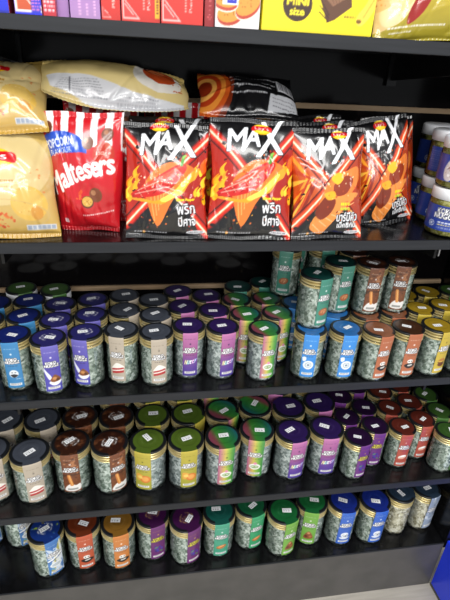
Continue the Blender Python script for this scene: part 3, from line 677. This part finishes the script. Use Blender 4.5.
def art_max(kind, logo_y=17.1, logo_x=6.3, logo_w=2.6):
    c = Canvas(13, 18, 9, '#121214')
    def Q(a, b): return ((a-35)/370*13, 18-(b-70)/515*18)
    red, dr = ('#d42a18', '#a81a10') if kind == 0 else ('#dc4a1c', '#a82c12')
    # side triangles filled with glow and flame
    c.poly([Q(35, 110), Q(230, 320), Q(35, 520)], '#b42616' if kind == 0 else '#c0501a'); c.poly([Q(405, 110), Q(230, 320), Q(405, 530)], '#a62014' if kind == 0 else '#a83818')
    if kind == 0:
        flames(c, .1, 2.6, 5.5, 11, 9, ['#f4b81c', '#f8da3c', '#f09a1c'], 3, 1.25); flames(c, 10.5, 12.6, 5, 11, 8, ['#f4b81c', '#f8da3c', '#e8641c'], 5, 1.15)
    else:
        for k in range(5):
            c.poly([Q(35, 190+k*60), Q(110+k*10, 300), Q(35, 420+k*30), Q(35, 400+k*30), Q(90+k*10, 300), Q(35, 215+k*60)], ['#f29a2c', '#b83a14', '#f4b440', '#c84a18', '#8c2410'][k])
    # crossing beams
    for (a, b) in (((35, 125), (400, 560)), ((405, 125), (35, 520))):
        p, q = Q(*a), Q(*b); c.line(*p, *q, 1.9, '#4c0e0a'); c.line(*p, *q, 1.5, dr); c.line(*p, *q, 1.1, red); c.line(*p, *q, .5, '#ec7c50'); c.line(*p, *q, .24, '#f8e4c8')
    c.poly([Q(60, 585), Q(100, 480), Q(215, 360), Q(330, 470), Q(370, 585)], '#121214')
    c.poly([Q(75, 70), Q(375, 70), Q(370, 120), Q(215, 290), Q(90, 150)], '#121214', .9)
    c.specks(6, 10.5, 12.8, 2, 15, .1, .4, ['#4c0e0a', '#1a1012'], 21); c.specks(6, .2, 2.4, 2, 15, .1, .4, ['#4c0e0a', '#1a1012'], 22); c.specks(40, 2, 11, .9, 5, .06, .26, ['#a8241a', '#d86a2c', '#5c1410', '#e8a83c'], 4); c.specks(12, 4, 9, 12, 13.4, .05, .2, ['#a8241a', '#d86a2c'], 8)
    if kind == 0:
        c.blob([Q(120, 350), Q(160, 285), Q(235, 245), (Q(330, 260)), Q(345, 300), Q(250, 400), Q(190, 515), Q(165, 510), Q(135, 430)], '#e8782c')
        for k in range(9): c.line(*Q(140+k*18, 345-k*6), *Q(165+k*9, 500-k*24), .16, '#f6b468', .75)
        c.blob([Q(60, 385), Q(130, 340), Q(230, 275), Q(290, 250), Q(305, 275), Q(255, 340), Q(190, 385), Q(110, 400)], '#c81e18'); c.blob([Q(110, 350), Q(230, 285), Q(280, 262), Q(240, 305), Q(170, 345)], '#e8482c')
        for k in range(7): c.line(*Q(95+k*27, 372-k*13), *Q(112+k*27, 398-k*15), .1, '#f4c0a0', .8)
        for k in range(6): c.line(*Q(70+k*30, 392-k*4), *Q(100+k*34, 372-k*10), .08, '#6c0c0c', .8)
        c.specks(30, 2, 9, 7.5, 10.5, .05, .16, ['#f8d070', '#8c1410', '#fbe8c8'], 31)
        c.line(*Q(80, 385), *Q(230, 350), .18, '#f0a898', .8); c.line(*Q(90, 370), *Q(180, 330), .12, '#f4c8b8', .8)
        c.blob([Q(45, 402), Q(110, 404), Q(170, 412), Q(240, 378), Q(300, 312), Q(365, 262), Q(352, 310), Q(320, 335), Q(290, 380), Q(240, 392), Q(200, 425), Q(110, 418)], '#f0a024')
        c.blob([Q(190, 405), Q(250, 370), Q(310, 310), Q(330, 305), Q(285, 370), Q(215, 415)], '#fae25c')
        c.line(*Q(283, 255), *Q(292, 222), .5, '#5a9a3c'); c.line(*Q(290, 225), *Q(300, 215), .3, '#88c050')
        c.text('Ghost Pepper', *Q(262, 414), 3.0, .5, '#e9d21c', ang=.04, grow=.04)
        for g, cc in ((.13, '#121214'), (.035, '#f4f4f6')):
            c.text('พริก', *Q(266, 470), 2.9, 1.55, cc, ang=.08, grow=g); c.text('ปีศาจ', *Q(272, 522), 2.7, 1.5, cc, ang=.05, grow=g)
    else:
        c.blob([Q(150, 440), Q(180, 350), Q(230, 290), Q(300, 270), Q(365, 250), Q(375, 310), Q(300, 400), Q(240, 470), Q(170, 520)], '#e07c34')
        c.blob([Q(120, 520), Q(170, 440), Q(260, 380), Q(370, 370), Q(300, 430), Q(220, 520), Q(180, 560)], '#e68c40')
        for k in range(7): c.line(*Q(135+k*30, 510-k*14), *Q(175+k*28, 545-k*22), .14, '#f8c48c', .8)
        c.blob([Q(140, 450), Q(190, 380), Q(240, 400), Q(220, 460), Q(170, 490)], '#7a2c14'); c.blob([Q(230, 330), Q(300, 290), Q(340, 310), Q(300, 370), Q(240, 380)], '#8c3418')
        c.blob([Q(215, 300), Q(260, 275), Q(285, 300), Q(250, 330)], '#f4b828'); c.blob([Q(180, 370), Q(230, 360), Q(240, 390), Q(200, 400)], '#f2a822')
        c.specks(30, 4.2, 11, 4.5, 11, .08, .28, ['#f4c07c', '#a8401c', '#5c2010', '#f8dcb0', '#e8642c'], 12)
        c.fine(Q(270, 425)[0], Q(270, 425)[0]+1.8, Q(270, 425)[1], .42, '#e0d81c', 2, 1); c.fine(Q(270, 447)[0], Q(270, 447)[0]+1.9, Q(270, 447)[1], .4, '#b8d02c', 3, 1)
        for g, cc in ((.13, '#121214'), (.035, '#f4f4f6')):
            c.text('บาร์บีคิว', *Q(255, 500), 4.0, 1.5, cc, ang=.03, grow=g); c.text('เม็กซิกัน', *Q(262, 530), 3.6, .95, cc, ang=.03, grow=g)
    for g, cc in ((.2, '#0c0c0e'), (.09, '#f2f4f8')):
        c.quadtext('M', [Q(100, 215), Q(172, 212), Q(190, 115), Q(112, 125)], cc, grow=g)
        c.quadtext('A', [Q(170, 200), Q(240, 190), Q(238, 108), Q(208, 110)], cc, grow=g)
        c.quadtext('X', [Q(222, 235), Q(345, 215), Q(345, 75), Q(250, 85)], cc, grow=g)
    c.line(*Q(330, 80), *Q(350, 68), .3, '#f2f4f8')
    c.fine(1.4, 6.5, 1.1, .16, '#d8d8dc', 3, .8); c.fine(2, 4.2, .7, .12, '#c8c8cc', 5, .7); c.ell(11, 1.2, 1.5, .3, '#d4d4d8'); c.fine(9.8, 12.2, 1.1, .2, '#55555c', 9, .6)
    lay_logo(c, logo_x, logo_y, logo_w)
    # black sealed end
    return c
def art_malt():
    c = Canvas(14, 19, 8, '#c61a24')
    c.rect(0, 12.3, 14, 19, '#f0ecec')
    for k in range(6): x = .4+k*2.5; c.poly([(x-.6, 19), (x+.65, 19), (x+.9, 12), (x-.4, 12)], '#c61a24')
    c.blob([(-2, 12.4), (2, 13.7), (7, 14.1), (12, 13.6), (16, 12.2), (16, 8), (-2, 8)], '#c61a24')
    c.ell(3.6, 13.4, 4.6, 2.7, '#1f4fc0'); c.blob([(-1, 10.4), (2, 12.6), (5, 13.0), (8.5, 12.8), (9, 9), (0, 8)], '#c61a24')
    c.text('POPCORN', .7, 13.3, 5.2, 1.25, '#f2f4fa', ang=.2, grow=.03); c.text('FLAVOUR', 1.5, 12.3, 4.2, .85, '#f2f4fa', ang=.22)
    for x, y, r in ((1.2, 16.6, .95), (8.3, 14.6, 1.0), (11.6, 15.8, 1.0), (.2, 12.0, .9)):
        c.ell(x, y, r, r, '#6e3a20'); c.ell(x-r*.25, y+r*.3, r*.4, r*.35, '#b47c58', al=.8)
    c.ell(11, 12.9, 1.8, 1.8, '#b83a20', al=.8); c.text('130g e', 9.8, 12.6, 2.4, .7, '#f0e4d8')
    x = .9; wds = dict(M=1.9, a=1.1, l=.6, t=.85, e=1.15, s=1.0, r=.85)
    for k, ch in enumerate('Maltesers'):
        w_ = wds[ch]*1.16; hh = 3.3 if ch in 'Ml' else (2.9 if ch == 't' else 2.15); y = 6.6+3.3*(1-((x-13.4)/12)**2)
        c.text(ch, x, y, w_, hh, '#f4f2f0', ang=.34-.035*k, grow=.13); x += w_*.98+.12
    c.ell(9.4, 6.5, 1.25, 1.25, '#7a3c20'); c.ell(9.0, 6.9, .5, .45, '#c08860', al=.8); c.ell(7.6, 5.3, 1.25, 1.05, '#5c2c18'); c.ell(7.6, 5.4, 1.05, .85, '#d8a84c'); c.specks(14, 6.9, 8.3, 4.9, 5.9, .06, .16, ['#a87428', '#f0cc80'], 3)
    c.specks(6, 5, 6.6, 5.8, 7.2, .2, .4, ['#d8481c', '#e0602c'], 8)
    for k in range(16): x = 6.2+k*.42; c.rect(x, 2.9+.02*(x-6)**2.0, x+.28, 3.15+.02*(x-6)**2.0, '#f4dcd8', .9)
    c.rect(1.6, 1.6, 2.5, 2.3, '#e8d0d0', .9); c.rect(0, 0, 14, .8, '#a8141c')
    return c
def art_lay(nutr=True, w=15, h=20):
    c = Canvas(w, h, 7, '#e6cf92').vgrad([(0, '#bf9a40'), (.1, '#cdae62'), (.45, '#d2bc80'), (.8, '#ceb56e'), (1, '#bd9f52')])
    k = w/15
    c.ell(w*.45, h*.62, 8*k, 7, '#dccb98'); c.ell(w*.45, h*.62, 8*k, 7, '#c8ae6a', ring=.03, al=.8)
    c.ell(w*.74, h*.30, 2.6, 2.9, '#e2bd5c'); c.ell(w*.72, h*.32, 2.2, 2.4, '#dfc06c'); c.ell(w*.80, h*.22, .9, 1.2, '#cc8430', al=.6); c.specks(24, w*.6, w*.88, h*.2, h*.42, .05, .12, ['#c8923c', '#f6e2a4'], 5)
    c.specks(26, w*.22, w*.62, h*.1, h*.22, .12, .38, ['#d8622c', '#e07c3c', '#c84c20'], 6); c.specks(8, w*.5, w*.9, h*.36, h*.6, .1, .25, ['#e08c50'], 9)
    c.ell(w*.4, h*.2, w*.52, h*.14, '#c8b078', ring=.05, al=.6)
    if nutr:
        c.rect(w*.68, 1.5, w*.96, 2.4, '#d4dcea'); 
        for q in range(6): c.rect(w*.68+.15+q*.68, 1.6, w*.68+.68+q*.68, 2.3, '#8a9cc0', .75)
    c.a *= np.array([.95, .92, .86])
    lay_logo(c, w*.38, h*.68, 7.4*k)
    c.fine(w*.3, w*.62, h*.47, .5, '#a8742c', 3, .8); c.fine(w*.4, w*.6, h*.43, .3, '#a8742c', 7, .7)
    return c
def art_lay_side():
    """back and side of a pale yellow crisp bag seen lengthways"""
    w, h = 26, 13; c = Canvas(w, h, 7, '#e4cf96').vgrad([(0, '#d8c080'), (.3, '#e6d090'), (1, '#dcc074')])
    c.poly([(.8, 6.0), (1.6, 2.4), (9, .2), (25, .1), (25, 1.6), (15, 2.8), (8, 4.8)], '#dcdcdf')
    for k in range(7): c.fine(1.6+k*.3, 11-k*.3, 1.3+k*.45, .16, '#7c7c84', k, .6)
    for k in range(3): c.fine(12.6, 20, .9+k*.45, .16, '#7c7c84', k+20, .6)
    c.rect(4.6, 1.6, 4.8, 4.6, '#6a6a70')
    c.ell(8.5, 9.6, 3.6, 2.2, '#c8ae6a', ring=.05); c.ell(8.8, 9.4, 2.2, 1.5, '#e6cc80')
    c.blob([(15.5, 5.5), (16.5, 10), (21, 11.5), (24, 8.5), (23.5, 4.2), (19, 3.4)], '#efe9de'); c.ell(20.2, 7.8, 3.0, 2.5, '#b8481f'); c.ell(19.6, 8.6, 1.6, 1.2, '#d07040'); c.specks(10, 22.5, 25, 3.4, 8, .12, .3, ['#c86030'], 3)
    return c
def art_black_back():
    w, h = 18, 12; c = Canvas(w, h, 8, '#131315')
    for k, cc in enumerate(['#7a2c14', '#c8541c', '#e88c34', '#b83c18', '#f0a850', '#8c2c12']):
        c.ell(1.0, 6, 5.2-k*.8, 7.5-k*1.1, cc)
    c.poly([(5.2, 0), (7, 12), (18, 12), (18, 0)], '#131315'); 
    for k in range(4): c.fine(5.6, 15.0-k, 7.8-k*1.3, .3, '#e4e4e8', k, .85)
    c.text('Lay', 6.0, 5.0, 1.2, .7, '#f0f0f2'); c.rect(14.2, 5.2, 17.6, 8.2, '#dedee2')
    for k in range(9): c.rect(14.5+k*.33, 5.6, 14.62+k*.33+.05*(k % 3), 7.8, '#44444a', .8)
    c.poly([(12, 1.0), (17.8, 1.8), (17.8, 4.6), (12.6, 4.2)], '#cfd0d4')
    for k in range(3): c.fine(13, 17.2, 2.0+k*.7, .2, '#66666c', k, .6)
    return c
def put_bag(name, me, label, cat, group, BL, BR, TM, Yt, zb=None, Yb=None, floor_z=Z1):
    """lower corners and the middle of the top edge fix where the bag leans"""
    if zb is not None: a, b = unZ(*BL, zb), unZ(*BR, zb)
    else: a, b = unY(*BL, Yb), unY(*BR, Yb)
    o = (a+b)/2; t = unY(*TM, Yt); up = (t-o); h = up.length; up.normalize()
    xa = (b-a); w = xa.length; xa.normalize(); n = up.cross(xa).normalized()     # points away from the viewer
    xa = n.cross(up)
    R = Matrix((xa, n, up)).transposed().to_4x4()
    ob = link(name, me, None); mw = Matrix.Translation(W(*o)) @ R; ob.matrix_world = mw
    inv = mw.inverted(); zlo = W(0, 0, floor_z).z+.0006 if floor_z is not None else None; yhi = 28.3*S; ylo = (.3 if floor_z is not None else -9)*S
    for v in me.vertices:
        p = mw @ v.co
        if (zlo is not None and p.z < zlo) or p.y > yhi or p.y < ylo:
            if zlo is not None: p.z = max(p.z, zlo)
            p.y = max(min(p.y, yhi), ylo); v.co = inv @ p
    tag(ob, label, cat, group); return ob, w, h
def dims(BL, BR, TM, Yt, zb=None, Yb=None):
    if zb is not None: a, b = unZ(*BL, zb), unZ(*BR, zb)
    else: a, b = unY(*BL, Yb), unY(*BR, Yb)
    o = (a+b)/2; return (b-a).length, (unY(*TM, Yt)-o).length
_n = [0]
def bag(canvas, BL, BR, TM, Yt, t, label, cat='crisp bag', group=None, zb=None, Yb=None, name='crisp_bag', wmul=1., **kw):
    fz = kw.pop('fz', Z1); _n[0] += 1; w, h = dims(BL, BR, TM, Yt, zb, Yb)
    me = bag_mesh(canvas, w*wmul, h, t, seed=kw.pop('seed', _n[0]), **kw)
    return put_bag(name, me, label, cat, group, BL, BR, TM, Yt, zb, Yb, fz)[0]
A0 = art_max(0, 17.2, 5.4, 2.6); A0b = art_max(0, 16.4, 7.6, 2.9); A1 = art_max(1, 16.8, 8.2, 2.6); A1b = art_max(1, 16.6, 6.0, 2.8)
ZB = Z1+.05
G0 = 'black crisp bags with a red chilli picture'; G1 = 'black crisp bags with an orange barbecue picture'
bag(A0, (125, 239), (207, 239), (167, 123), 6.2, 4.6, 'black crisp bag with red chilli, front bag beside the red chocolate bag', group=G0, zb=ZB)
bag(A0, (131, 229), (213, 229), (172, 117), 12.5, 2.2, 'black crisp bag hidden behind the chilli bag next to red chocolate bag', group=G0, zb=ZB)
bag(A0b, (207, 240), (290, 240), (254, 119), 6.2, 5, 'black crisp bag with red chilli, in the centre of the snack shelf', group=G0, zb=ZB)
bag(A0b, (212, 229), (292, 229), (256, 112), 13.2, 2.4, 'black crisp bag directly behind the central chilli bag', group=G0, zb=ZB)
bag(A1, (291, 239), (361, 239), (328, 128), 5.6, 4.2, 'black crisp bag with orange picture, front of the row of three right of centre', group=G1, zb=ZB)
bag(A1, (291, 232.5), (358, 232.5), (320, 121), 11.4, 2.0, 'black crisp bag with orange picture, middle of the row of three right of centre', group=G1, zb=ZB)
bag(A1, (291, 227), (352, 227), (311, 115), 16.6, 2.0, 'black crisp bag with orange picture, rearmost of the row of three right of centre', group=G1, zb=ZB)
bag(A1b, (358, 225), (410, 225), (380, 117), 11.0, 4.2, 'black crisp bag with orange picture, front one beside the navy label jars', group=G1, zb=ZB)
bag(A1b, (362, 218), (412, 218), (388, 116), 17.0, 2.4, 'black crisp bag behind the rightmost crisp bag, beside the navy label jars', group=G1, zb=ZB)
AM = art_malt(); GM = 'red and white striped chocolate bags'
bag(AM, (66, 229), (117, 232), (82, 112), 7.0, 5.4, 'red popcorn flavour chocolate bag between yellow and black crisp bags', 'chocolate bag', GM, zb=ZB, name='chocolate_bag', taper=.74, wmul=1.52, waist=0, back='#b01820')
bag(AM, (72, 221), (135, 221), (101, 101), 14.5, 2.8, 'striped chocolate bag standing behind the front red bag', 'chocolate bag', GM, zb=ZB, name='chocolate_bag', wmul=1.15, back='#b01820')
bag(AM, (142, 218), (203, 218), (178, 102), 19.5, 2.4, 'striped chocolate bag behind the black crisp bags, only its top showing', 'chocolate bag', GM, zb=ZB, name='chocolate_bag', wmul=1.1, back='#b01820')
AL = art_lay(); GL = 'pale yellow crisp bags'
bag(AL, (-42, 240), (61, 237), (2, 126), 8.0, 6.4, 'pale yellow crisp bag standing at the far left of the snack shelf', group=GL, zb=ZB, back='#d8c48a')
bag(AL, (2, 219), (57, 219), (28, 112), 17.5, 2.8, 'pale yellow crisp bag squeezed behind, between far left bag and red bag', group=GL, zb=ZB, back='#d8c48a', wmul=1.1)
bag(AL, (-52, 134), (49, 133), (2, 61), 15.5, 6.0, 'pale yellow crisp bag lying on top of the far left standing bag', group=GL, Yb=5.5, back='#d6d2c8')
bag(art_lay_side(), (43, 93), (191, 125), (116, 65), 17.0, 5.2, 'pale yellow crisp bag lying sideways on top of the red and black bags', group=GL, Yb=8.5, back='#d8c48a', waist=-.02, wr=.8, ends=.34)
bag(art_black_back(), (200, 116), (300, 121), (244, 77), 19.5, 4.6, 'black crisp bag lying crumpled on top of the central black bag', group=G0, Yb=9.5, waist=.02, wr=1.3)

# ================================================================ TOP SHELF BOXES
def box_thing(pl, pr, Y, hgt, dep, canvas_fn, label, side='#b02028', zpx=None, name='snack_box', dz=0, group='snack cartons on the top shelf'):
    """carton standing on the top board; pl, pr = left and right front edge in the photo"""
    a = unY(pl, 25, Y).x; b = unY(pr, 25, Y).x
    ya, yb = 13.4+pl*.0636, 13.4+pr*.0636
    a = unY(pl, ya, Y).x; b = unY(pr, yb, Y).x; w = b-a-.06
    c = canvas_fn(w, hgt); C = c.out(); ny, nx = C.shape[:2]
    bm = box_mesh('box', -w/2, w/2, 0, dep, 0, hgt, .06, world=False)
    r = empty(name, W((a+b)/2, Y, Z0+.02)); tag(r, label, 'box', group)
    o = link('carton', bm, M_CARD, r); set_col(bm, np.tile(np.array(lin(hx(side))), (len(bm.vertices), 1)))
    V = [((i/(nx-1)-.5)*(w-.1)*S, -.02*S, (.05+j/(ny-1)*(hgt-.1))*S) for j in range(ny) for i in range(nx)]
    me = mesh('front_panel', V, grid_faces(nx, ny)); set_col(me, C.reshape(-1, 3)); me.materials.append(M_CARD)
    link('front_print', me, None, r); return r
def cv(w, h, bg, d=9): return Canvas(w, h, d, bg)
def b_blue_left(w, h): c = cv(w, h, '#1a2fd0'); c.ell(w*.55, 2.2, 1.2, 1.4, '#c8d4f8', ring=.2); c.rect(0, 0, w, .3, '#1222a0'); return c
def tri(c, x0, y0, s, col='#c8542c', line='#f4e4e0'):
    c.poly([(x0, y0), (x0+s, y0), (x0, y0+s*1.15)], line); c.poly([(x0+.22*s/3, y0+.25*s/3), (x0+s*.86, y0+.25*s/3), (x0+.22*s/3, y0+s*.98)], col); c.line(x0+.3, y0+s*.75, x0+s*.6, y0+.5, .12, line)
def b_blue(w, h): c = cv(w, h, '#1226d8'); tri(c, .15, .25, 3.6); 
b_blue = lambda w, h: (lambda c: (tri(c, .1, .25, 3.7), c.rect(w*.62, .2, w*.95, 9, '#2a35c8'), [c.fine(w*.64, w*.93, .5+k*.35, .2, '#e07ac0', k) for k in range(20)], c)[-1])(cv(w, h, '#1226d8'))
def b_redtext(w, h):
    c = cv(w, h, '#c42838')
    for k in range(20): c.fine(.15, w-.15, .5+k*.45, .26, '#f4d8dc', k)
    return c
def b_purple(w, h):
    c = cv(w, h, '#a878b8').vgrad([(0, '#b088bc'), (.4, '#9a68b0'), (1, '#8a58a4')])
    c.ell(w*.75, 3.6, 1.6, 1.0, '#3c2430'); c.ell(w*.72, 3.8, 1.2, .6, '#6a4048'); c.ell(w*.4, 3.5, .5, .55, '#c83c2c'); c.ell(w*.5, 4.2, .5, .3, '#5c8a3c')
    for k in range(4): [c.rect(w*.28+k*.9, .4+q*.34, w*.28+k*.9+.3, .62+q*.34, '#e4b0d8', .8) for q in range(5-k % 2)]
    return c
def b_purple2(w, h): c = cv(w, h, '#a276b6'); c.rect(0, 0, w, h, '#b48cc4', .3); return c
def b_red(w, h):
    c = cv(w, h, '#cc2a20'); tri(c, .15, .3, min(3.0, w*.45), '#d0403c', '#f2b8b4')
    c.text('Point', w*.74, 1.4, 1.7, .38, '#f2dcd8', ang=math.pi/2); [c.rect(w*.56, 1.4+q*.3, w*.56+.22, 1.6+q*.3, '#f2b8b0', .9) for q in range(9)]
    return c
def b_redy(w, h): c = b_red(w, h); c.rect(w*.86, .5, w*.99, 9, '#e8b82c'); [c.rect(w*.9, 1+q*.3, w*.9+.25, 1.2+q*.3, '#8c4a14', .9) for q in range(8)]; return c
def b_dark(w, h): c = cv(w, h, '#9a1c24'); c.fine(.3, w-.3, 1, .2, '#c84c50', 3); [c.fine(.5, w-.4, .8+k*.5, .15, '#d0686a', k) for k in range(8)]; return c
def b_cookie(w, h):
    c = cv(w, h, '#e6e2e4')
    for x, y, a in ((w*.34, 1.6, .3), (w*.72, 2.6, .6), (w*.2, 3.2, -.2)):
        c.ell(x, y-.25, 1.8, 1.2, '#e8dcd0', a); c.ell(x, y-.12, 1.75, 1.15, '#b8402c', a); c.ell(x, y+.2, 1.75, 1.1, '#d8963c', a); c.specks(8, x-1, x+1, y-.4, y+.8, .08, .13, ['#a8641c'], 3)
    c.rect(w*.15, 2.6, w*.5, 6, '#f0f0f4'); c.text('E', w*.45, 2.8, 1.1, 1.1, '#2a2fb8', ang=math.pi/2, grow=.05); return c
def b_yellow(w, h):
    c = cv(w, h, '#f2e21c', 8); c.rect(0, 0, w, .4, '#e0cc14')
    c.ell(w*.3, 3.15, 1.95, 1.9, '#3a2418'); c.text('MINI', w*.3-1.4, 3.1, 2.8, .85, '#f4e42c', grow=.07); c.text('size', w*.3-.95, 1.95, 1.9, .8, '#f4e42c', grow=.05)
    x = w*.6; P0, B0, L0 = c.poly, c.blob, c.line; f = lambda p: [(a, b-1.7) for a, b in p]
    c.poly = lambda p, *k, **q: P0(f(p), *k, **q); c.blob = lambda p, *k, **q: B0(p if False else p, *k, **q); c.line = lambda a, b, d, e, *k: L0(a, b-1.7, d, e-1.7, *k)
    P1 = c.poly
    c.poly([(x-2, 6.5), (x-.4, 3.0), (x+.6, 3.4), (x+2.8, 5.0), (x+2.2, 8), (x-1, 8)], '#5c3a26'); c.poly([(x-2, 6.6), (x+.2, 4.9), (x+2.6, 6.3), (x+2, 9), (x-1, 9)], '#8a6248')
    for k in range(6): c.line(x-1.6+k*.7, 6.6, x+.3+k*.5, 8.6, .07, '#5c3a26'); c.line(x-1.6+k*.7, 8.2, x+.3+k*.4, 5.2, .07, '#5c3a26')
    for k in range(3): c.line(x-1.6, 5.6-k*.7, x-.2, 3.9-k*.35, .12, '#2c1810')
    c.poly = P0; c.blob([(x+3.8, 1.4), (x+4.6, 1.3), (x+6.0, 3.2), (x+6.7, 6.4), (x+5.6, 6.4), (x+4.8, 3.9), (x+3.7, 2.3)], '#f0cc4c'); c.ell(x+4.0, 1.7, .35, .25, '#7a5a24'); c.line(x+4.6, 3.9, x+6.4, 7.2, .1, '#c89c2c')
    c.fine(w-4.2, w-2.6, 2.0, .3, '#8a6a1c', 2, .8); return c
box_thing(-32, 10.2, 1.0, 14, 6, b_blue_left, 'bright blue snack carton at the far left of the top shelf', '#8a2440')
box_thing(15, 43, 1.0, 14, 6, b_blue, 'blue snack carton with an orange triangle logo on the top shelf', '#8a2440')
box_thing(43.4, 57, .9, 14, 6, b_redtext, 'narrow red carton covered with white print beside the blue carton', '#b02838')
box_thing(57.4, 70, 2.2, 14, 5, b_purple2, 'plain lilac carton on the top shelf, left of the strawberry one', '#8a5aa0')
box_thing(70.4, 101, 1.2, 14, 6, b_purple, 'lilac carton with strawberry and chocolate picture on the top shelf', '#8a5aa0')
box_thing(101.6, 121, 1.2, 14, 6, b_red, 'red carton with triangle logo, leftmost of three, next to lilac carton')
box_thing(121.6, 160.5, 1.0, 14, 6, b_redy, 'red carton with triangle logo and yellow side strip, middle of three')
box_thing(161, 203, .2, 14, 6, b_red, 'red carton with triangle logo, rightmost of three, standing furthest forward')
box_thing(204, 214, 1.4, 14, 6, b_dark, 'dark red narrow carton between red and white cartons on top shelf')
box_thing(214.6, 259, .6, 14, 6, b_cookie, 'white carton with sandwich cookie picture on the top shelf', '#c8c4c6')
box_thing(261, 371, .15, 14, 8, b_yellow, 'yellow MINI size wafer carton with banana picture on the top shelf', '#e8d81c')
def art_top():
    c = Canvas(20, 14, 7, '#a8962c').vgrad([(0, '#a89a30'), (.5, '#b8a232'), (1, '#9a8a2c')])
    for x, y, a, k in ((1.5, 4.5, .5, 0), (3.5, 5.5, .9, 1), (.8, 7.5, .2, 2), (4.6, 8, 1.2, 0)):
        c.ell(x, y, 3.4, 2.3, ['#e8c88c', '#f0d8a4', '#e0b878'][k], a); c.specks(14, x-2, x+2, y-2, y+2, .06, .2, ['#c46a2c', '#d88c44'], k)
    c.blob([(5.6, 2.6), (8, 4.2), (10, 8), (10.6, 12), (8.4, 12), (7.6, 8), (5.8, 5)], '#9c2420'); c.fine(2.2, 12.5, 2.1, .32, '#f4f0e0', 4); c.fine(2.6, 6.5, 1.4, .25, '#f4f0e0', 6)
    c.fine(12.4, 16.8, 7.6, .5, '#f4f0e0', 8); c.fine(12, 16.5, 6.6, .35, '#f0ead0', 3); c.ell(14.6, 5.0, .5, .6, '#c4642c'); return c
bag(art_top(), (371, 39.5), (478, 44), (425, -42), 5.5, 5, 'olive yellow crisp bag at the right end of the top shelf', group='crisp bags on the top shelf', Yb=2.6, back='#98882c', crimp=.25, fz=Z0)
